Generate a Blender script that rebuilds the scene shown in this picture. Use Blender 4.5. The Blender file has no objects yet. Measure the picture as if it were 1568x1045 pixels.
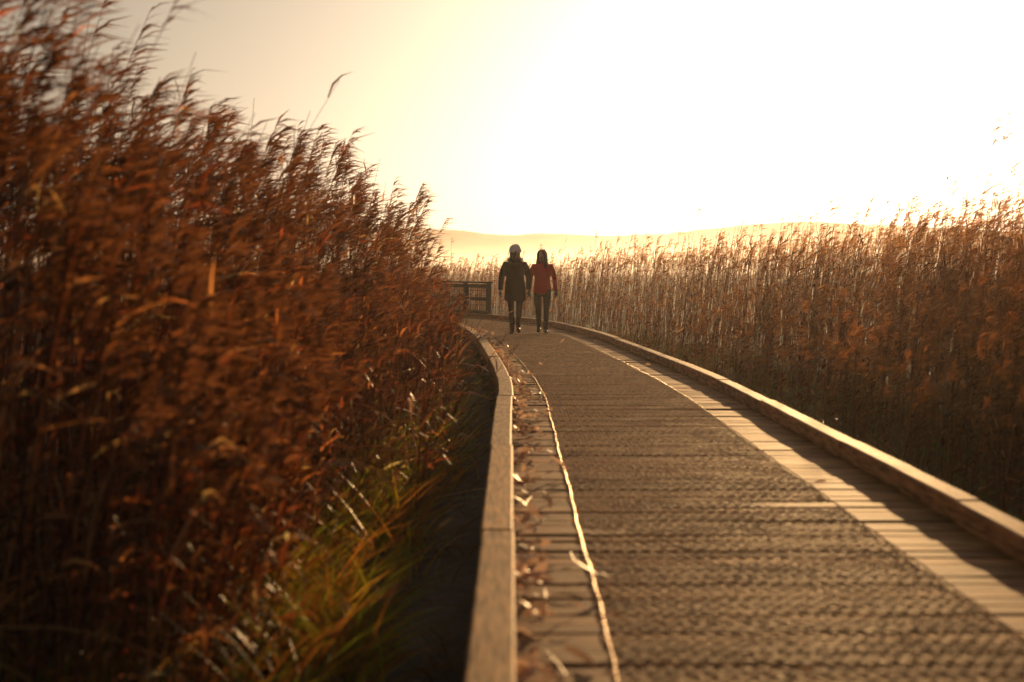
import bpy, math, numpy as np
from mathutils import Vector, Matrix
rng=np.random.default_rng(7)
sc=bpy.context.scene
sc.view_settings.view_transform='Standard'; sc.view_settings.look='None'; sc.view_settings.exposure=0
SUN_AZ=math.radians(13); SUN_EL=math.radians(7.8)
# ---------------------------------------------------------------- world / sun
w=bpy.data.worlds.new("World"); sc.world=w; w.use_nodes=True
nt=w.node_tree; nt.nodes.clear()
sky=nt.nodes.new('ShaderNodeTexSky'); sky.sky_type='NISHITA'; sky.sun_disc=False
sky.sun_elevation=SUN_EL; sky.sun_rotation=SUN_AZ; sky.air_density=1.0; sky.dust_density=2.5; sky.ozone_density=1.0
gm_=nt.nodes.new('ShaderNodeGamma'); gm_.inputs[1].default_value=.82
hs=nt.nodes.new('ShaderNodeHueSaturation'); hs.inputs['Saturation'].default_value=.42
tn=nt.nodes.new('ShaderNodeMix'); tn.data_type='RGBA'; tn.blend_type='MULTIPLY'; tn.inputs[0].default_value=1; tn.inputs[7].default_value=(1,.87,.72,1)
bg=nt.nodes.new('ShaderNodeBackground'); bg.inputs[1].default_value=0.09
wo=nt.nodes.new('ShaderNodeOutputWorld')
nt.links.new(sky.outputs[0],gm_.inputs[0]); nt.links.new(gm_.outputs[0],hs.inputs['Color']); nt.links.new(hs.outputs[0],tn.inputs[6]); nt.links.new(tn.outputs[2],bg.inputs[0]); nt.links.new(bg.outputs[0],wo.inputs[0])
ld=bpy.data.lights.new('sun','SUN'); ld.energy=5; ld.angle=math.radians(0.5); ld.color=(1,0.59,0.25)
lo=bpy.data.objects.new('sun',ld); sc.collection.objects.link(lo)
sd=Vector((math.sin(SUN_AZ)*math.cos(SUN_EL),math.cos(SUN_AZ)*math.cos(SUN_EL),math.sin(SUN_EL)))
lo.rotation_mode='QUATERNION'; lo.rotation_quaternion=sd.to_track_quat('Z','Y'); lo.location=(5,20,20)
# ---------------------------------------------------------------- camera
cd=bpy.data.cameras.new('camera'); cam=bpy.data.objects.new('camera',cd); sc.collection.objects.link(cam)
cam.location=(0,0,1.23); cam.rotation_euler=(math.radians(90-2.8),0,0)
cd.lens=50; cd.sensor_width=36; cd.clip_end=12000
cd.dof.use_dof=True; cd.dof.focus_distance=27.9; cd.dof.aperture_fstop=1.9
sc.camera=cam
# ---------------------------------------------------------------- helpers
def link(o,parent=None):
    sc.collection.objects.link(o)
    if parent: o.parent=parent
    return o
class MB:
    def __init__(s): s.v=[];s.c=[];s.q=[];s.n=0
    def add(s,V,Q,C):
        s.v.append(V.reshape(-1,3)); s.q.append(Q.reshape(-1,4)+s.n); s.c.append(C.reshape(-1,3)); s.n+=V.reshape(-1,3).shape[0]
    def ribbons(s,P0,D,bend,wd,side,S,col,prof):
        M=len(P0); t=np.linspace(0,1,S+1)
        C=P0[:,None]+D[:,None]*t[None,:,None]+bend[:,None]*(t**2)[None,:,None]
        hw=(wd[:,None]*prof(t)[None]/2)[...,None]
        V=np.stack([C-side[:,None]*hw,C+side[:,None]*hw],2)
        b=(np.arange(M)[:,None]*(S+1)+np.arange(S)[None])*2
        Q=np.stack([b,b+1,b+3,b+2],-1)
        s.add(V,Q,np.repeat(col[:,None],(S+1)*2,1))
    def stems(s,P0,D,bend,r0,r1,S,col,K=3):
        M=len(P0); t=np.linspace(0,1,S+1)
        C=P0[:,None]+D[:,None]*t[None,:,None]+bend[:,None]*(t**2)[None,:,None]
        d=D/np.linalg.norm(D,axis=1,keepdims=True)
        up=np.where(np.abs(d[:,2:3])>0.8,np.array([[1.,0,0]]),np.array([[0,0,1.]]))
        a=np.cross(d,up); a/=np.linalg.norm(a,axis=1,keepdims=True); bb=np.cross(d,a)
        R=(r0[:,None]*(1-t)+r1[:,None]*t)
        L=[]
        for k in range(K):
            th=2*math.pi*k/K
            L.append(C+(a*math.cos(th)+bb*math.sin(th))[:,None]*R[...,None])
        V=np.stack(L,2)
        base=(np.arange(M)[:,None]*(S+1)+np.arange(S)[None])*K
        Q=np.stack([np.stack([base+k,base+(k+1)%K,base+K+(k+1)%K,base+K+k],-1) for k in range(K)],2)
        s.add(V,Q,np.repeat(col[:,None],(S+1)*K,1))
    def build(s,name,mat,parent=None,smooth=False):
        V=np.concatenate(s.v).astype(np.float32); Q=np.concatenate(s.q).astype(np.int32); C=np.concatenate(s.c)
        me=bpy.data.meshes.new(name); me.vertices.add(len(V)); me.vertices.foreach_set('co',V.ravel())
        me.loops.add(Q.size); me.loops.foreach_set('vertex_index',Q.ravel())
        me.polygons.add(len(Q)); me.polygons.foreach_set('loop_start',np.arange(0,Q.size,4,dtype=np.int32))
        me.polygons.foreach_set('loop_total',np.full(len(Q),4,dtype=np.int32))
        me.polygons.foreach_set('use_smooth',np.full(len(Q),smooth))
        at=me.attributes.new('col','FLOAT_COLOR','POINT')
        at.data.foreach_set('color',np.concatenate([C,np.ones((len(C),1))],1).astype(np.float32).ravel())
        me.update(calc_edges=True); me.validate()
        me.materials.append(mat)
        return link(bpy.data.objects.new(name,me),parent)
def newmat(name):
    m=bpy.data.materials.new(name); m.use_nodes=True; n=m.node_tree; n.nodes.clear()
    return m,n,n.nodes,n.links
def plantmat(name,trans=0.45,tint=(1,1,1),rough=0.5,spec=0.4):
    m,n,N,L=newmat(name)
    a=N.new('ShaderNodeAttribute'); a.attribute_name='col'
    if spec>0:
        p=N.new('ShaderNodeBsdfPrincipled'); p.inputs['Roughness'].default_value=rough; p.inputs['Specular IOR Level'].default_value=spec
    else: p=N.new('ShaderNodeBsdfDiffuse')
    t=N.new('ShaderNodeBsdfTranslucent'); mx=N.new('ShaderNodeMixShader'); mx.inputs[0].default_value=trans
    ml=N.new('ShaderNodeMix'); ml.data_type='RGBA'; ml.blend_type='MULTIPLY'; ml.inputs[0].default_value=1; ml.inputs[7].default_value=(*tint,1)
    o=N.new('ShaderNodeOutputMaterial')
    L.new(a.outputs[0],p.inputs[0]); L.new(a.outputs[0],ml.inputs[6]); L.new(ml.outputs[2],t.inputs[0])
    L.new(p.outputs[0],mx.inputs[1]); L.new(t.outputs[0],mx.inputs[2]); L.new(mx.outputs[0],o.inputs[0])
    return m
def solidmat(name,col,rough=0.7,var=0.35,scale=20,bump=0.3,attr=False,stretch=(1,1,1),spec=0.4,metal=0,dist=0.004):
    m,n,N,L=newmat(name)
    tc=N.new('ShaderNodeTexCoord'); mp=N.new('ShaderNodeMapping'); mp.inputs['Scale'].default_value=stretch
    nz=N.new('ShaderNodeTexNoise'); nz.inputs['Scale'].default_value=scale; nz.inputs['Detail'].default_value=6
    L.new(tc.outputs['Object'],mp.inputs[0]); L.new(mp.outputs[0],nz.inputs['Vector'])
    mr=N.new('ShaderNodeMapRange'); mr.inputs[1].default_value=0.3; mr.inputs[2].default_value=0.7
    mr.inputs[3].default_value=1-var; mr.inputs[4].default_value=1+var; L.new(nz.outputs[0],mr.inputs[0])
    vm=N.new('ShaderNodeVectorMath'); vm.operation='SCALE'; L.new(mr.outputs[0],vm.inputs['Scale'])
    if attr:
        a=N.new('ShaderNodeAttribute'); a.attribute_name='col'; L.new(a.outputs[0],vm.inputs[0])
    else: vm.inputs[0].default_value=col
    p=N.new('ShaderNodeBsdfPrincipled'); L.new(vm.outputs[0],p.inputs['Base Color']); p.inputs['Metallic'].default_value=metal
    p.inputs['Roughness'].default_value=rough; p.inputs['Specular IOR Level'].default_value=spec
    if bump:
        bp=N.new('ShaderNodeBump'); bp.inputs['Strength'].default_value=bump; bp.inputs['Distance'].default_value=dist
        L.new(nz.outputs[0],bp.inputs['Height']); L.new(bp.outputs[0],p.inputs['Normal'])
    o=N.new('ShaderNodeOutputMaterial'); L.new(p.outputs[0],o.inputs[0]); return m
# ---------------------------------------------------------------- path curve
RE=np.array([(2.13,-9),(2.13,-4),(2.13,1),(2.13,6),(2.13,10.5),(2.12,14.5),(1.94,19),(1.6,25),(1.25,28.8),(.82,31.9),(.2,34.5),(-.65,36.9),(-2.2,39.6),(-4.8,42.6),(-8.5,45.4),(-13,47.5),(-19,49)],float)
def catmull(P,k=24):
    out=[]; P=np.vstack([2*P[0]-P[1],P,2*P[-1]-P[-2]])
    for i in range(1,len(P)-2):
        for t in np.linspace(0,1,k,endpoint=False):
            a,b,c,d=P[i-1],P[i],P[i+1],P[i+2]
            out.append(0.5*((2*b)+(-a+c)*t+(2*a-5*b+4*c-d)*t*t+(-a+3*b-3*c+d)*t**3))
    out.append(P[-2]); return np.array(out)
rp=catmull(RE)
for _ in range(30): rp[1:-1]=(rp[:-2]+2*rp[1:-1]+rp[2:])/4
sl=np.r_[0,np.cumsum(np.linalg.norm(np.diff(rp,axis=0),axis=1))]
SL=np.arange(0,sl[-1],0.05); RP=np.stack([np.interp(SL,sl,rp[:,0]),np.interp(SL,sl,rp[:,1])],1)
T=np.gradient(RP,axis=0); T/=np.linalg.norm(T,axis=1,keepdims=True)
NR=np.stack([T[:,1],-T[:,0]],1)              # pointing right
HWD=1.065
CP=RP-NR*HWD
def pos(s,u):
    s=np.asarray(s,float); u=np.asarray(u,float)
    x=np.interp(s,SL,CP[:,0]); y=np.interp(s,SL,CP[:,1]); nx=np.interp(s,SL,NR[:,0]); ny=np.interp(s,SL,NR[:,1])
    return x+nx*u,y+ny*u
def lateral(X,Y):
    P=np.stack([X,Y],1); out=np.empty(len(X)); C=CP[::5]; R=NR[::5]
    for i in range(0,len(X),4000):
        d=P[i:i+4000,None]-C[None]; k=(d**2).sum(-1).argmin(1)
        dd=np.take_along_axis(d,k[:,None,None],1)[:,0]
        sg=(dd*R[k]).sum(1); out[i:i+4000]=np.sign(sg)*np.linalg.norm(dd,axis=1)
    return out
STOT=SL[-1]
GZ=-0.45
# ---------------------------------------------------------------- ground
gx=np.concatenate([-np.geomspace(4000,30,18),np.linspace(-28,28,90),np.geomspace(30,4000,18)])
gy=np.concatenate([-np.geomspace(400,12,8),np.linspace(-10,60,110),np.geomspace(62,6000,22)])
GX,GY=np.meshgrid(gx,gy); GZZ=GZ+0.05*np.sin(GX*1.7+2*np.sin(GY*.8))*np.cos(GY*1.3)+rng.normal(0,.015,GX.shape)
V=np.stack([GX,GY,GZZ],-1).reshape(-1,3); W=len(gx)
ii=(np.arange(len(gy)-1)[:,None]*W+np.arange(W-1)[None]).ravel()
g=MB(); g.add(V,np.stack([ii,ii+1,ii+W+1,ii+W],-1),np.ones_like(V))
mg=solidmat('marsh_mud',(0.035,0.022,0.012),rough=0.8,var=0.5,scale=3,bump=0.8,dist=0.05)
g.build('ground',mg,smooth=True)
# hills
hx=np.linspace(-2600,2600,420); hy=np.linspace(1300,2900,60)
HX,HY=np.meshgrid(hx,hy)
px=np.array([-2600,-1500,-700,-250,-130,-85,-20,60,130,200,270,390,520,720,1100,1700,2600]); ph=np.array([40,55,62,70,66,66,53,59,54,57,68,78,72,58,62,50,40])*0.96
def sm(x,n=9): return np.convolve(np.pad(x,n//2,'edge'),np.ones(n)/n,'valid')
prof=sm(np.interp(hx,px,ph),7)
nn=sm(rng.normal(0,1,420),5)*1.2+sm(rng.normal(0,1,420),21)*4
bump=np.exp(-((hy-2000)/330)**2)
bump2=np.exp(-((hy-1600)/160)**2)
lowp=sm(np.interp(hx,[-2600,-400,-60,100,300,600,1200,2600],[20,30,22,12,26,34,22,20]),9)
HZ=np.maximum(bump[:,None]*(prof+nn)[None],bump2[:,None]*(lowp+nn*.4)[None])-2+rng.normal(0,.5,HX.shape)
V=np.stack([HX,HY,HZ],-1).reshape(-1,3); W=len(hx); ii=(np.arange(len(hy)-1)[:,None]*W+np.arange(W-1)[None]).ravel()
g=MB(); g.add(V,np.stack([ii,ii+1,ii+W+1,ii+W],-1),np.ones_like(V))
g.build('hills',solidmat('hill_heath',(0.16,0.14,0.11),rough=0.9,var=0.4,scale=0.01,bump=0),smooth=True)
# haze air
bpy.ops.mesh.primitive_cube_add(size=1,location=(0,1400,9)); hz=bpy.context.object; hz.name='haze'; hz.scale=(7000,4200,20)
m,n,N,L=newmat('haze_air'); vs=N.new('ShaderNodeVolumeScatter'); vs.inputs['Color'].default_value=(.95,.93,.98,1)
vs.inputs['Density'].default_value=0.00046; vs.inputs['Anisotropy'].default_value=0.72
o=N.new('ShaderNodeOutputMaterial'); L.new(vs.outputs[0],o.inputs['Volume']); hz.data.materials.append(m)
# ---------------------------------------------------------------- boardwalk
bw=bpy.data.objects.new('boardwalk',None); link(bw)
def boxring(mb,s0,s1,u0,u1,z0,z1,ch,col,ns=1,jz=None):
    pr=np.array([(u0,z0),(u1,z0),(u1,z1-ch),(u1-ch,z1),(u0+ch,z1),(u0,z1-ch)]); K=len(pr)
    ss=np.linspace(s0,s1,ns+1); V=[]
    for k,s in enumerate(ss):
        x,y=pos(np.full(K,s),pr[:,0]); z=pr[:,1]+(jz[k] if jz is not None else 0); V.append(np.stack([x,y,z],1))
    V=np.concatenate(V); Q=[]
    for i in range(ns):
        for k in range(K): Q.append((i*K+k,(i+1)*K+k,(i+1)*K+(k+1)%K,i*K+(k+1)%K))
    for b in (0,ns*K): Q.append((b,b+1,b+2,b+5)); Q.append((b+5,b+2,b+3,b+4))
    mb.add(V,np.array(Q),np.repeat(np.array(col)[None],len(V),0))
bd=MB()
s=0.05
while s<STOT-0.3:
    wb=0.118+rng.normal(0,.002); t=rng.uniform(.6,1.25); c=np.array([.32,.155,.06])*t*(1+rng.normal(0,.04,3))
    dz=rng.normal(0,.0025); ch=.004; e=rng.normal(0,.006,2); tw=rng.normal(0,.0025)
    pr=np.array([(0,-.04),(wb,-.04),(wb,-ch),(wb-ch,0),(ch,0),(0,-ch)])
    US=np.array([-1.2+e[0],-.6,0,.6,1.2+e[1]]); V=[]
    for j,u in enumerate(US):
        x,y=pos(s+pr[:,0],np.full(6,u)); V.append(np.stack([x,y,pr[:,1]+dz+tw*u+rng.normal(0,.0008)],1))
    V=np.concatenate(V); Q=[(i*6+k,i*6+(k+1)%6,(i+1)*6+(k+1)%6,(i+1)*6+k) for i in range(4) for k in range(6)]
    for b in (0,24): Q.append((b,b+1,b+2,b+5)); Q.append((b+5,b+2,b+3,b+4))
    bd.add(V,np.array(Q),np.repeat(c[None],len(V),0)); s+=wb+rng.uniform(.006,.013)
wood=solidmat('weathered_wood',None,rough=0.7,var=0.65,scale=9,bump=1.0,attr=True,stretch=(.6,5,5),spec=0.10)
bd.build('deck_boards',wood,bw)
kb=MB()
for side in (-1,1):
    s=rng.uniform(.1,1)
    while s<STOT-3.2:
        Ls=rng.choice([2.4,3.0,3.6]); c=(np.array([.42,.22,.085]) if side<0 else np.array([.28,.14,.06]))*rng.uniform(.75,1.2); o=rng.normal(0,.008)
        u0,u1=(-1.205,-1.065) if side<0 else (1.065,1.19)
        ns=10; jz=rng.normal(0,.001,ns+1)+rng.normal(0,.004)
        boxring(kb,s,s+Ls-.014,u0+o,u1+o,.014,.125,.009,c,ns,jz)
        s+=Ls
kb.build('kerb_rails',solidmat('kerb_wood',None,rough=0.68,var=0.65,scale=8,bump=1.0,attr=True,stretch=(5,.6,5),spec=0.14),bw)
jb=MB()
for u in (-1.12,-.05,1.02):
    boxring(jb,.05,STOT-.3,u,u+.09,-.24,-.043,.005,(.09,.06,.04),160)
for s in np.arange(.6,STOT-.5,1.8):
    for u in (-1.24,1.12):
        boxring(jb,s,s+.12,u,u+.12,-.8,-.25,.005,(.09,.06,.04))
jb.build('joists_and_posts',wood,bw)
# wire netting
wn=MB(); Umin,Umax=-.745,.64
for (a,b,ds,per,rad) in ((9+2.5,9+17,.050,.060,.0024),(9+17,9+29,.064,.08,.0027),(9+29,min(STOT-1,9+45),.08,.12,.003)):
    ss=np.arange(a,b,ds); us=np.arange(Umin,Umax,per/2); k=np.arange(len(us))
    for j,s0 in enumerate(ss):
        z=.0045+rad*.9*((k+j)%2)+rng.normal(0,.0008,len(us))+.003*np.sin(us*4+s0*2)**2
        sv=s0+((k+j)%2-.5)*ds*.95+rng.normal(0,.0018,len(us))+.004*np.sin(us*5+s0*3)
        x,y=pos(sv,us); P=np.stack([x,y,z],1)
        M=len(us)-1
        wn.stems(P[:-1],P[1:]-P[:-1],np.zeros((M,3)),np.full(M,rad),np.full(M,rad),1,np.tile([.95,.55,.23],(M,1))*rng.uniform(.55,1.05,(M,1)))
for u in (Umin,Umax):
    for ph_ in (0,math.pi):
        ss=np.arange(7,min(STOT-1,9+38),.012); x,y=pos(ss,u+.003*np.cos(ss*80+ph_)+.004*np.sin(ss*2.3)+.002*np.sin(ss*9)); z=.008+.003*np.sin(ss*80+ph_)+.002*np.sin(ss*17)
        P=np.stack([x,y,z],1); M=len(P)-1
        wn.stems(P[:-1],P[1:]-P[:-1],np.zeros((M,3)),np.full(M,.0024),np.full(M,.0024),1,np.tile([.40,.23,.10],(M,1))*(.4+.9*rng.random((M,1))))
wn.build('wire_netting',solidmat('rusty_wire',None,rough=0.40,var=0.3,scale=30,bump=0,attr=True,spec=0.5,metal=.6),bw)
# ---------------------------------------------------------------- leaves on deck
lf=MB()
M=760; s=rng.uniform(9+2.5,9+30,M); s=s+.25*np.sin(s*5); u=-1.04+np.abs(rng.normal(0,.05,M)); 
k=rng.random(M)<.15; u[k]=rng.uniform(-1.05,-.7,k.sum()); k=rng.random(M)<.02; u[k]=rng.uniform(-1,1,k.sum())
x,y=pos(s,u); P=np.stack([x,y,np.full(M,.02)+rng.uniform(0,.04,M)],1); az=rng.uniform(0,2*math.pi,M)
Ln=rng.uniform(.03,.12,M); D=np.stack([np.cos(az)*Ln,np.sin(az)*Ln,rng.uniform(0,1.0,M)*Ln],1)
bend=np.stack([rng.normal(0,.2,M)*Ln,rng.normal(0,.2,M)*Ln,-rng.uniform(0,.6,M)*Ln],1)
sd_=np.stack([-np.sin(az),np.cos(az),rng.normal(0,.7,M)],1); sd_/=np.linalg.norm(sd_,axis=1,keepdims=True)
lf.ribbons(P,D,bend,rng.uniform(.015,.05,M),sd_,5,np.array([.72,.48,.34])*rng.uniform(.4,1.2,(M,1)),lambda t:np.sin(math.pi*np.clip(t*.93+.04,0,1))**.7)
M=160; s=rng.uniform(9+2,9+25,M); u=-1.02+np.abs(rng.normal(0,.09,M)); x,y=pos(s,u); az=rng.normal(math.pi/2,.7,M); Ln=rng.uniform(.08,.3,M)
P=np.stack([x,y,np.full(M,.01)],1); D=np.stack([np.cos(az)*Ln,np.sin(az)*Ln,rng.uniform(0,.03,M)],1)
lf.stems(P,D,np.stack([rng.normal(0,.02,M),np.zeros(M),-rng.uniform(0,.03,M)],1)*0.5,np.full(M,.003),np.full(M,.0015),4,np.array([.3,.2,.1])*rng.uniform(.3,1.3,(M,1)))
lf.build('fallen_leaves',plantmat('dry_leaf',.5,rough=.45,spec=.4))
# ---------------------------------------------------------------- reeds
def nrm(v): return v/np.maximum(np.linalg.norm(v,axis=-1,keepdims=True),1e-6)
def reeds(mb,X,Y,H,palette,wind=1.0,nleaf=8,ws=1.0,plume=14,z0=GZ,leaflen=.30,messy=1.0,pc=(.15,.075,.04),S=3,sig=.45):
    Nn=len(X); B=np.stack([X,Y,np.full(Nn,z0-.05)],1)
    lean=np.stack([H*rng.normal(.11,.07,Nn)*wind,H*rng.normal(0,.07,Nn)*messy,-H*.02],1)
    D=np.stack([H*rng.normal(0,.06,Nn)*messy,H*rng.normal(0,.05,Nn)*messy,H],1)
    pal=np.array(palette); base=pal[rng.integers(0,len(pal),Nn)]*rng.uniform(.6,1.25,(Nn,1))
    mb.stems(B,D,lean,np.full(Nn,.0045*ws),np.full(Nn,.002*ws),5,base*1.1)
    at=lambda t:B[:,None]+D[:,None]*t[...,None]+lean[:,None]*(t**2)[...,None]
    t=np.sort(rng.uniform(.22,.97,(Nn,nleaf)),1); P=at(t).reshape(-1,3); M=len(P)
    az=rng.uniform(0,2*math.pi,M); Ln=(leaflen*rng.uniform(.5,1.3,(Nn,nleaf))*np.clip(H[:,None]/2.4,.4,1.15)).ravel()
    wx=wind*.4
    D2=np.stack([np.cos(az)*.5+wx,np.sin(az)*.5,rng.uniform(.35,1.5,M)],1); D2=nrm(D2)*Ln[:,None]
    bd_=np.stack([rng.uniform(0,.4,M)*wind,rng.normal(0,.2,M),-rng.uniform(.1,1.1,M)],1)*Ln[:,None]
    sd2=nrm(np.cross(D2,rng.normal(0,1,(M,3))))
    col=np.repeat(base,nleaf,0)*np.clip(np.exp(rng.normal(-.1,sig,(M,1))),.25,4.0); col=np.minimum(col,.75)
    mb.ribbons(P,D2,bd_,rng.uniform(.009,.021,M)*ws,sd2,S,col,lambda t:(1-t**2.2)*(.45+.55*np.minimum(1,t*4))+.03)
    if plume:
        keep=rng.random(Nn)<.72; idx=np.where(keep)[0]; K=plume
        t=rng.uniform(.90,1.0,(Nn,K)); P=at(t)[idx].reshape(-1,3); M=len(P)
        tt=t[idx].ravel(); hh=np.repeat(H[idx],K)
        Ln=rng.uniform(.07,.17,M)*(1.35-(tt-.9)*6)*np.clip(hh/2.4,.5,1.1); az=rng.uniform(0,2*math.pi,M)
        D2=np.stack([np.cos(az)*.3+.45*wind+.15,np.sin(az)*.3,rng.uniform(.5,1.1,M)],1)*Ln[:,None]
        bd_=np.stack([rng.uniform(.2,.7,M)*wind,rng.normal(0,.1,M),-rng.uniform(.2,.9,M)],1)*Ln[:,None]
        sd2=nrm(np.cross(D2,rng.normal(0,1,(M,3))))
        pcs=np.array(pc)[None]*np.ones((Nn,1)) if np.ndim(pc)==1 else pc
        col=np.repeat(pcs[idx],K,0)*rng.uniform(.6,1.4,(M,1))
        mb.ribbons(P,D2,bd_,rng.uniform(.009,.019,M)*ws,sd2,2,col,lambda t:np.sin(math.pi*np.clip(t*.85+.12,0,1)))
ss_=lambda x,a,b:(lambda t:t*t*(3-2*t))(np.clip((x-a)/(b-a),0,1))
RED=[(.17,.054,.021),(.11,.034,.015),(.21,.09,.035),(.07,.025,.013),(.40,.22,.10),(.14,.072,.027)]
TAN=[(.18,.083,.038),(.13,.054,.028),(.23,.12,.052),(.09,.042,.022)]
lb=MB()
def place(n,x0,x1,y0,y1,f):
    X=rng.uniform(x0,x1,n); Y=y0*(y1/y0)**rng.random(n); u=lateral(X,Y); k=f(X,Y,u); return X[k],Y[k],u[k]
def clump(X,Y): return .5+.5*np.sin(X*2.1+1.7*np.sin(Y*.9))*np.sin(Y*1.6+1.3*np.sin(X*1.4))
OFF=lambda Y:1.15-.5*ss_(Y,12,19)+.6*ss_(Y,24,30)
X,Y,u=place(18500,-9,1.0,4.6,44,lambda X,Y,u:(u<-HWD-OFF(Y))&(X/Y>-.6)&(rng.random(len(X))<(.22+.8*np.exp((u+HWD+OFF(Y))/1.4))*(.4+.6*clump(X,Y))))
d=-u-HWD
H=(1.2+ss_(d+1.15-OFF(Y),1.0,2.4)*1.66)*rng.normal(1,.10,len(X))*(1-.12*clump(X*.7,Y*.7))
H*=1-.36*ss_(Y,19,34)
reeds(lb,X,Y,H,RED,wind=1.0,nleaf=10,ws=1.0,plume=22,sig=.8)  # wide leaf tone spread: highlights painted in as the brightest leaf colours
lb.build('reed_bed',plantmat('reed_red',.5,(1.4,1.05,.65),rough=.36,spec=.65))
# right + far
rb=MB()
n=21000
Y=7*(150/7)**rng.random(n); X=Y*rng.uniform(-.10,.62,n)+rng.uniform(0,2,n); u=lateral(X,Y)
k=((u>HWD+.9)) & (X/Y<.65)&(rng.random(n)<.65+.35*clump(X*.8,Y*.5)); X,Y,u=X[k],Y[k],u[k]; d=u-HWD
hm=rng.normal(1,.12,len(X))
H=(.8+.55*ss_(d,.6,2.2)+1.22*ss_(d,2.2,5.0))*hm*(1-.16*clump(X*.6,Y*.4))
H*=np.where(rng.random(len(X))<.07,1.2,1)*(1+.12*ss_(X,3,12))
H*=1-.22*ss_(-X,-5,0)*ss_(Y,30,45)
pcr=np.array([.22,.115,.055])[None]+np.array([.30,.20,.10])[None]*ss_(H,1.9,2.8)[:,None]  # plume colour brightens on tall reeds: golden rim light painted in
near=Y<26
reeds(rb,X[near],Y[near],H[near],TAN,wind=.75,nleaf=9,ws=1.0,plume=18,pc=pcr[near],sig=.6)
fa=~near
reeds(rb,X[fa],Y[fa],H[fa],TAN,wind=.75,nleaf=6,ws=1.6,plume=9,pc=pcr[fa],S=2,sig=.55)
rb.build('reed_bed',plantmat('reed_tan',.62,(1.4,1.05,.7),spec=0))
# ---------------------------------------------------------------- grass / broken reeds
def blades(mb,X,Y,Lr,wr,pal,S=4,up=(.4,1),zb=GZ):
    M=len(X); P=np.stack([X,Y,np.full(M,zb-.02)],1); Ln=rng.uniform(*Lr,M); az=rng.uniform(0,2*math.pi,M)
    D=nrm(np.stack([np.cos(az)*.45+.05,np.sin(az)*.45,rng.uniform(*up,M)],1))*Ln[:,None]
    b=np.stack([np.cos(az)*.35+.05,np.sin(az)*.35,-rng.uniform(.1,.75,M)],1)*Ln[:,None]
    p=np.array(pal); mb.ribbons(P,D,b,rng.uniform(*wr,M),nrm(np.cross(D,rng.normal(0,1,(M,3)))),S,p[rng.integers(0,len(p),M)]*rng.uniform(.5,1.4,(M,1)),lambda t:(1-t**2)*.95+.04)
GRN=[(.17,.22,.03),(.23,.25,.04),(.38,.24,.05),(.12,.16,.025),(.34,.14,.04),(.24,.10,.04),(.17,.07,.03)]
gm=plantmat('grass_blade',.6,(1.4,1.25,.5),rough=.35,spec=.5)
gb=MB()
def tufts(mb,n,per,f,x0,x1,y0,y1,Lr,wr,pal,sp=.07,**kw):
    X,Y,u=place(n,x0,x1,y0,y1,f); X=np.repeat(X,per)+rng.normal(0,sp,len(X)*per); Y=np.repeat(Y,per)+rng.normal(0,sp,len(Y)*per)
    uu=lateral(X,Y); k=np.abs(uu)>HWD+.22; blades(mb,X[k],Y[k],Lr,wr,pal,**kw)
gate2=lambda X,Y,a:clump(X*2.9+1,Y*1.9+4)>a
tufts(gb,1200,20,lambda X,Y,u:(u<-HWD-.62)&(u>-HWD-1.9)&(gate2(X,Y,.44)),-3.2,0,4.8,10,(.25,.7),(.005,.013),GRN,up=(.8,1.8))
tufts(gb,1400,12,lambda X,Y,u:(u<-HWD-.4)&(u>-HWD-1.3)&gate2(X,Y,.4),-4,0,9.5,34,(.3,.9),(.006,.014),GRN,up=(.8,1.6))
tufts(gb,1500,6,lambda X,Y,u:(u<-HWD-.3)&(u>-HWD-1.3),-4,0,5,34,(.15,.45),(.005,.012),[(.12,.07,.03),(.16,.09,.035),(.08,.08,.02)],sp=.15)
tufts(gb,1500,16,lambda X,Y,u:(u>HWD+.35)&(u<HWD+2.6),0,6,6,40,(.3,.85),(.007,.015),[(.17,.10,.045),(.16,.09,.04),(.12,.14,.03),(.11,.06,.035)])
gb.build('grass',gm)
db=MB()
X,Y,u=place(3800,-5,0.5,4.6,34,lambda X,Y,u:(u<-HWD-.55-.45*(Y<9))&(u>-HWD-2.2)); M=len(X)
reeds(db,X,Y,rng.uniform(.4,1.4,M),RED,wind=1.0,nleaf=6,ws=1.1,plume=0,messy=4,leaflen=.4,sig=.85)
X,Y,u=place(2600,-4,0,4.8,24,lambda X,Y,u:(u<-HWD-.6-.3*(Y<9))&(u>-HWD-2.2)); M=len(X)
az=rng.uniform(0,2*math.pi,M); Ln=rng.uniform(.3,1.0,M); P=np.stack([X,Y,GZ+rng.uniform(0,.8,M)],1)
db.stems(P,nrm(np.stack([np.cos(az)*.6-.4,np.sin(az)*.5,rng.uniform(-.1,.9,M)],1))*Ln[:,None],np.stack([rng.normal(0,.1,M),rng.normal(0,.1,M),-rng.uniform(.1,.5,M)],1),np.full(M,.005),np.full(M,.003),5,np.array([.48,.27,.13])*rng.uniform(.5,1.2,(M,1)))
db.build('broken_reeds',plantmat('reed_broken',.4,(1.2,1.0,.75),rough=.40,spec=.5))
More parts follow.
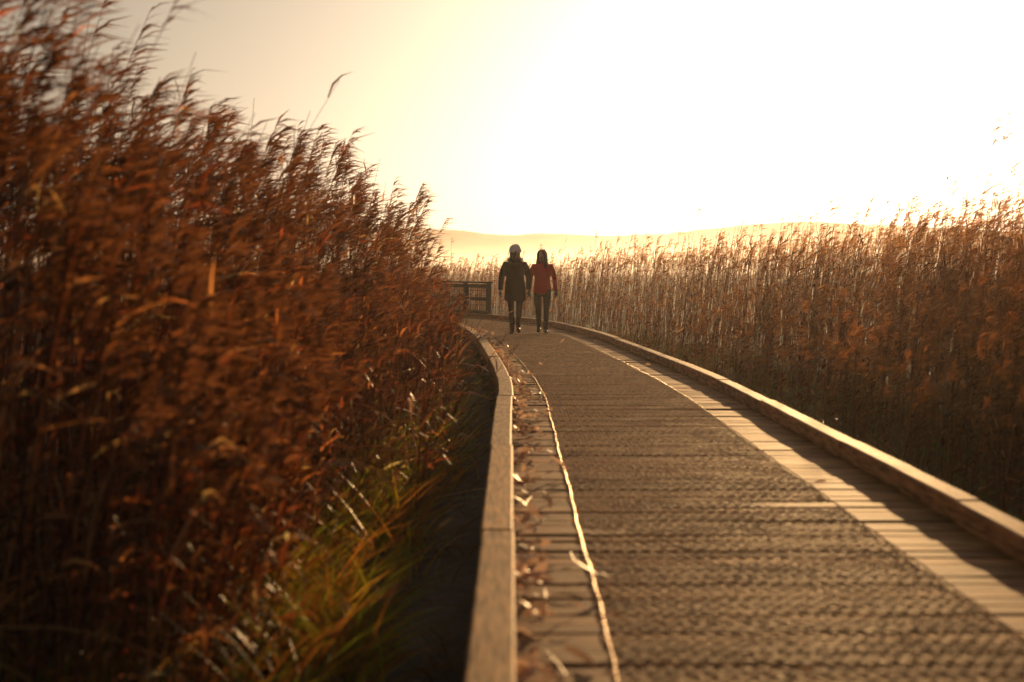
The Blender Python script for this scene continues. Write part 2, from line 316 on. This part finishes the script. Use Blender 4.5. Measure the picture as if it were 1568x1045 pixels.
# ---------------------------------------------------------------- railing
rl=bpy.data.objects.new('wooden_railing',None); link(rl)
def s_at(yv): return SL[np.abs(RP[:,1]-yv).argmin()]
sA=s_at(37.2); sB=sA+9
rm=MB(); DK=(.025,.016,.011)
for s in np.arange(sA,sB,1.35): boxring(rm,s,s+.10,1.24,1.34,-.6,.92,.006,DK)
for z in (.10,.46,.80): boxring(rm,sA-.03,sB,1.205,1.238,z,z+.095,.005,DK,60)
boxring(rm,sA-.06,sB,1.19,1.36,.922,.965,.006,DK,60)
rm.build('posts_and_rails',solidmat('dark_stained_wood',None,rough=.8,var=.3,scale=10,bump=.4,attr=True,spec=.1),rl)
wm=MB()
a=np.arange(sA,sB,.13); x,y=pos(a,1.25); M=len(a); P=np.stack([x,y,np.full(M,.05)],1); wm.stems(P,np.tile([0,0,.83],(M,1)),np.zeros((M,3)),np.full(M,.010),np.full(M,.010),1,np.tile([.03,.02,.015],(M,1)))
for z in np.arange(.08,.88,.13):
    P=np.stack([x,y,np.full(M,z)],1); wm.stems(P[:-1],P[1:]-P[:-1],np.zeros((M-1,3)),np.full(M-1,.006),np.full(M-1,.006),1,np.tile([.03,.02,.015],(M-1,1)))
wm.build('mesh_infill',solidmat('fence_wire',None,attr=True,rough=.6,spec=.2),rl)
# ---------------------------------------------------------------- people
def tube(pts,rad,K=14,flat=None):
    pts=[Vector(p) for p in pts]; V=[];F=[]
    n=len(pts)
    for i,p in enumerate(pts):
        d=(pts[min(i+1,n-1)]-pts[max(i-1,0)]).normalized()
        ref=Vector((1,0,0)) if abs(d.x)<.8 else Vector((0,1,0))
        a=(ref-d*ref.dot(d)).normalized(); b=d.cross(a)
        r=rad[i]; rx,ry=(r if isinstance(r,tuple) else (r,r))
        for k in range(K):
            th=2*math.pi*k/K; V.append(p+a*math.cos(th)*rx+b*math.sin(th)*ry)
    for i in range(n-1):
        for k in range(K): F.append((i*K+k,i*K+(k+1)%K,(i+1)*K+(k+1)%K,(i+1)*K+k))
    F.append(tuple(range(K-1,-1,-1))); F.append(tuple((n-1)*K+k for k in range(K)))
    return V,F
def ell(c,r,K=14,R=10):
    V=[];F=[];c=Vector(c)
    for i in range(R+1):
        ph=math.pi*(i/R*.96+.02)
        for k in range(K):
            th=2*math.pi*k/K; V.append(c+Vector((r[0]*math.sin(ph)*math.cos(th),r[1]*math.sin(ph)*math.sin(th),r[2]*math.cos(ph))))
    for i in range(R):
        for k in range(K): F.append((i*K+k,(i+1)*K+k,(i+1)*K+(k+1)%K,i*K+(k+1)%K))
    F.append(tuple(range(K))); F.append(tuple(R*K+k for k in range(K-1,-1,-1)))
    return V,F
def fuse(name,parts,voxel,mat,parent,M=None,smooth=4):
    V=[];F=[]
    for v,f in parts:
        o=len(V); V+= [M@x if M else x for x in v]; F+=[tuple(i+o for i in q) for q in f]
    me=bpy.data.meshes.new(name); me.from_pydata(V,[],F)
    import bmesh
    b=bmesh.new(); b.from_mesh(me); bmesh.ops.recalc_face_normals(b,faces=b.faces); b.to_mesh(me); b.free()
    ob=link(bpy.data.objects.new(name,me))
    r=ob.modifiers.new('r','REMESH'); r.mode='VOXEL'; r.voxel_size=voxel
    if smooth: q=ob.modifiers.new('s','SMOOTH'); q.iterations=smooth; q.factor=.5
    dg=bpy.context.evaluated_depsgraph_get(); me2=bpy.data.meshes.new_from_object(ob.evaluated_get(dg))
    ob.modifiers.clear(); ob.data=me2; me2.name=name
    for p in me2.polygons: p.use_smooth=True
    me2.materials.clear(); me2.materials.append(mat); ob.parent=parent
    return ob
def hand(wr,dirv,side,inw):
    wr=Vector(wr); d=Vector(dirv).normalized(); s=Vector(side); s=(s-d*s.dot(d)).normalized(); c=Vector(inw); c=(c-d*c.dot(d)); c=(c-s*c.dot(s)).normalized()
    parts=[]
    parts.append(tube([wr-d*.03,wr,wr+d*.03,wr+d*.075,wr+d*.09],[.024,.024,.028,.03,.024],12))
    for off in (-.02,.02): parts.append(tube([wr+d*.01+s*off*.6,wr+d*.05+s*off,wr+d*.088+s*off],[.018,.019,.013],10))
    for i,(o,Ln) in enumerate(((.031,.068),(.011,.076),(-.010,.070),(-.030,.056))):
        p0=wr+d*.075+s*o; p1=p0+d*Ln*.42+c*.006; p2=p1+(d*.8+c*.55).normalized()*Ln*.33; p3=p2+(d*.45+c*.85).normalized()*Ln*.28
        parts.append(tube([p0-d*.02,p0,p1,p2,p3],[.0095,.0095,.009,.0082,.0065],8))
    t0=wr+d*.025+s*.022; t1=t0+(d*.6+s*.75+c*.2).normalized()*.035; t2=t1+(d*.9+s*.3+c*.35).normalized()*.03; t3=t2+(d*.95+c*.4).normalized()*.022
    parts.append(tube([t0,t1,t2,t3],[.014,.012,.0105,.008],8))
    return parts
skin=solidmat('skin',(.30,.16,.11),rough=.5,var=.08,scale=30,bump=.1)
hairm=solidmat('dark_hair',(.02,.012,.008),rough=.35,var=.4,scale=60,bump=.5,stretch=(8,8,1))
blackc=solidmat('black_wool',(.012,.009,.008),rough=.85,var=.3,scale=60,bump=.6,spec=.15)
redc=solidmat('red_jacket',(.50,.004,.012),rough=.7,var=.2,scale=40,bump=.5,spec=.15)
trou=solidmat('black_trousers',(.013,.010,.011),rough=.8,var=.25,scale=50,bump=.4,spec=.15)
bootm=solidmat('leather',(.02,.014,.01),rough=.4,var=.3,scale=30,bump=.3)
wool=solidmat('cream_wool',(.88,.82,.74),rough=.95,var=.1,scale=120,bump=.6,dist=.006)
eyew=solidmat('eye',(.5,.5,.48),rough=.2,var=0,bump=0); eyed=solidmat('iris',(.03,.015,.01),rough=.2,var=0,bump=0); lipm=solidmat('lips',(.30,.08,.07),rough=.4,var=.05,bump=0)
furm=plantmat('fur',.3,(1,1,1),rough=.6)
def legs(fwd,hz):
    L=[]; B=[]
    for sx in (-1,1):
        front=(sx==fwd)
        hip=Vector((sx*.085,0,.90*hz))
        if front: knee=Vector((sx*.075,-.13,.49*hz)); ank=Vector((sx*.06,-.20,.10)); 
        else: knee=Vector((sx*.08,-.02,.485*hz)); ank=Vector((sx*.065,.20,.15))
        mid=hip.lerp(knee,.5)+Vector((sx*.008,-.01,0)); calf=knee.lerp(ank,.35)+Vector((0,.018,0))
        L.append(tube([hip+Vector((0,0,.06)),hip,mid,knee,calf,ank.lerp(calf,.25),ank],[(.085,.09),(.092,.10),(.08,.085),(.058,.062),(.056,.06),(.047,.05),(.048,.052)]))
        if front:
            h=ank+Vector((0,.045,-.065)); toe=Vector((sx*.075,ank.y-.17,.03))
            B.append(tube([ank+Vector((0,0,.13)),ank+Vector((0,0,.03)),ank+Vector((0,.005,-.05))],[.055,.05,.046]))
            B.append(tube([h,h+Vector((0,-.05,0)),ank+Vector((0,-.10,-.06)),toe+Vector((0,.03,0)),toe],[(.028,.03),(.038,.036),(.044,.034),(.040,.027),(.02,.018)]))
        else:
            toe=Vector((sx*.075,ank.y-.13,.028)); h=ank+Vector((0,.05,-.05))
            B.append(tube([ank+Vector((0,0,.13)),ank+Vector((0,0,.03)),ank+Vector((0,.015,-.04))],[.055,.05,.046]))
            B.append(tube([h,h+Vector((0,-.04,-.01)),ank+Vector((0,-.06,-.075)),toe+Vector((0,.02,0)),toe+Vector((0,-.03,-.002))],[(.026,.028),(.036,.035),(.042,.034),(.040,.026),(.02,.018)]))
    L.append(ell((0,0,.93*hz),(.155,.11,.11)))
    return L,B
def head(M,root,hat):
    parts=[tube([(0,.015,-.13),(0,.01,-.06),(0,.005,.0)],[.056,.052,.052]),
      tube([(0,-.028,-.012),(0,-.02,.006),(0,-.01,.035),(0,-.002,.07),(0,.004,.11),(0,.008,.15),(0,.01,.185),(0,.012,.21),(0,.012,.222)],
           [(.024,.028),(.040,.05),(.056,.072),(.066,.085),(.072,.093),(.074,.095),(.066,.086),(.044,.06),(.015,.02)],20),
      tube([(0,-.088,.118),(0,-.098,.098),(0,-.109,.078),(0,-.098,.068)],[.008,.010,.0135,.009],8),
      ell((0,-.078,.128),(.05,.014,.009)),ell((-.034,-.066,.075),(.02,.018,.018)),ell((.034,-.066,.075),(.02,.018,.018)),
      ell((0,-.055,.008),(.022,.02,.014)),ell((-.076,.012,.095),(.009,.018,.03)),ell((.076,.012,.095),(.009,.018,.03))]
    fuse('head',parts,.006,skin,root,M,3)
    fuse('lips',[ell((0,-.086,.048),(.022,.008,.005)),ell((0,-.084,.040),(.018,.008,.005))],.003,lipm,root,M,1)
    for sx in (-1,1):
        fuse('eye',[ell((sx*.03,-.074,.108),(.014,.011,.009))],.003,eyew,root,M,1)
        fuse('iris',[ell((sx*.03,-.0815,.108),(.006,.005,.006))],.002,eyed,root,M,1)
        fuse('eyebrow',[tube([(sx*.014,-.088,.127),(sx*.03,-.087,.132),(sx*.047,-.074,.127)],[.004,.004,.003],6)],.003,hairm,root,M,1)
def hair(M,root,length,n,hat):
    r=np.random.default_rng(3+n); parts=[]
    parts.append(tube([(0,.02,.225),(0,.02,.20),(0,.022,.16),(0,.03,.10),(0,.04,.03),(0,.045,-.04)],[(.03,.035),(.066,.08),(.084,.094),(.086,.085),(.08,.07),(.07,.05)],18))
    fringe=[tube([(sx*.0+sx*.004,-.045,.215),(sx*.04,-.075,.185),(sx*.072,-.06,.14),(sx*.083,-.03,.08),(sx*.087,-.03,.0),(sx*.09,-.05,-length*.5),(sx*.085,-.06,-length)],[.012,.018,.02,.024,.028,.03,.012],10) for sx in (-1,1)]
    parts+=fringe
    for i in range(n):
        a=r.uniform(-.35,math.pi+.35); x=math.cos(a)*.082; y=math.sin(a)*.075+.015
        l=length*r.uniform(.7,1.1)
        if abs(x)<.03 and y<0: continue
        parts.append(tube([(x*.6,y*.6,.19),(x,y,.12),(x*1.06,y*1.05,.0),(x*1.15+r.normal(0,.01),y*1.05+r.normal(0,.01),-l*.5),(x*1.1+r.normal(0,.02),y*1.0+r.normal(0,.015),-l)],[.012,.016,.017,.015,.005],7))
    fuse('hair',parts,.008,hairm,root,M,1)
def fur(root,name,c,rx,ry,rr,col,n=2600,Ln=.05):
    r=np.random.default_rng(5); mb=MB(); a=r.uniform(0,2*math.pi,n); b=r.uniform(0,2*math.pi,n)
    nx=np.cos(a)*np.cos(b); ny=np.sin(a)*np.cos(b); nz=np.sin(b)
    P=np.stack([c[0]+np.cos(a)*rx+nx*rr,c[1]+np.sin(a)*ry+ny*rr,c[2]+nz*rr+.03*np.sin(a)],1)
    D=np.stack([nx,ny,nz],1)*Ln+r.normal(0,.012,(n,3))
    mb.ribbons(P,D,np.stack([np.zeros(n),np.zeros(n),-r.uniform(0,.02,n)],1),np.full(n,.004),nrm(np.cross(D,r.normal(0,1,(n,3)))),3,np.array(col)*r.uniform(.5,1.5,(n,1)),lambda t:1-t*.9)
    return mb.build(name,furm,root)
def woman(x,y,kind):
    root=bpy.data.objects.new('woman',None); link(root)
    if kind==0:
        L,B=legs(-1,1.0)
        coat=[tube([(0,.0,.64),(0,0,.70),(0,.0,.85),(0,0,.98),(0,0,1.10),(0,0,1.24),(0,.005,1.34),(0,.01,1.40),(0,.012,1.45)],
              [(.205,.155),(.21,.16),(.205,.155),(.195,.145),(.175,.13),(.19,.135),(.185,.115),(.13,.09),(.07,.07)],24)]
        for sx,w in ((-1,(-.285,-.08,.86)),(1,(.27,.10,.86))):
            e=Vector((sx*.265,.045 if sx<0 else .09,1.10)); s0=Vector((sx*.165,.005,1.365))
            coat.append(tube([s0-Vector((sx*.06,0,0)),s0,s0.lerp(e,.45)+Vector((sx*.02,0,0)),e,e.lerp(Vector(w),.6),Vector(w)],[.07,.078,.066,.06,.053,.046]))
        coat.append(tube([(0,.1,1.30),(0,.12,1.38),(0,.09,1.44)],[(.09,.04),(.12,.05),(.1,.05)],16))
        fuse('coat',coat,.013,blackc,root,None,4)
        fur(root,'fur_collar',(0,.0,1.43),.10,.09,.035,(.03,.02,.015))
        hds=hand((-.285,-.085,.85),(-.05,-.12,-1),(.3,-1,0),(1,.3,0))+hand((.27,.105,.85),(.05,.1,-1),(-.3,-1,0),(-1,.3,0))
        fuse('hands',hds,.004,bootm,root,None,1)
        M=Matrix.Translation((0,.0,1.475))@Matrix.Rotation(math.radians(58),4,'Z')@Matrix.Rotation(math.radians(3),4,'X')
        head(M,root,True); hair(M,root,.07,14,True)
        hat=[tube([(0,.0,.135),(0,.005,.15),(0,.02,.19),(0,.04,.225),(0,.055,.25),(0,.06,.262)],[(.092,.112),(.1,.12),(.10,.118),(.088,.10),(.06,.068),(.02,.025)],24),
             tube([(0,.002,.115),(0,.002,.15),(0,.006,.172)],[(.096,.114),(.108,.126),(.10,.118)],24)]
        fuse('knit_hat',hat,.006,wool,root,M,2)
    else:
        L,B=legs(1,.975)
        coat=[tube([(0,0,.77),(0,0,.80),(0,0,.90),(0,0,1.0),(0,0,1.08),(0,0,1.20),(0,.005,1.30),(0,.01,1.36),(0,.012,1.405)],
              [(.172,.13),(.178,.135),(.178,.135),(.158,.12),(.152,.115),(.172,.125),(.168,.105),(.115,.085),(.062,.062)],24)]
        for sx,w in ((1,(.265,-.09,.84)),(-1,(-.25,.09,.84))):
            e=Vector((sx*.24,.05 if sx>0 else .08,1.07)); s0=Vector((sx*.15,.005,1.325))
            coat.append(tube([s0-Vector((sx*.06,0,0)),s0,s0.lerp(e,.45)+Vector((sx*.018,0,0)),e,e.lerp(Vector(w),.6),Vector(w)],[.06,.066,.056,.05,.044,.039]))
        fuse('jacket',coat,.012,redc,root,None,4)
        fuse('scarf',[tube([(.075*math.cos(a),.07*math.sin(a)+.005,1.40+.01*math.sin(3*a)) for a in np.linspace(0,2*math.pi,17)],[.026]*17,8)],.008,blackc,root,None,2)
        hds=hand((.265,-.095,.83),(.05,-.12,-1),(-.3,-1,0),(-1,.3,0))+hand((-.25,.095,.83),(-.05,.1,-1),(.3,-1,0),(1,.3,0))
        fuse('hands',hds,.004,bootm,root,None,1)
        M=Matrix.Translation((0,.0,1.43))@Matrix.Rotation(math.radians(-25),4,'Z')
        head(M,root,False); hair(M,root,.20,60,False)
    fuse('trousers',L,.011,trou,root,None,3); fuse('boots',B,.008,bootm,root,None,2)
    root.location=(x,y,.012)
    return root
woman(.06,27.9,0); woman(.60,28.1,1)
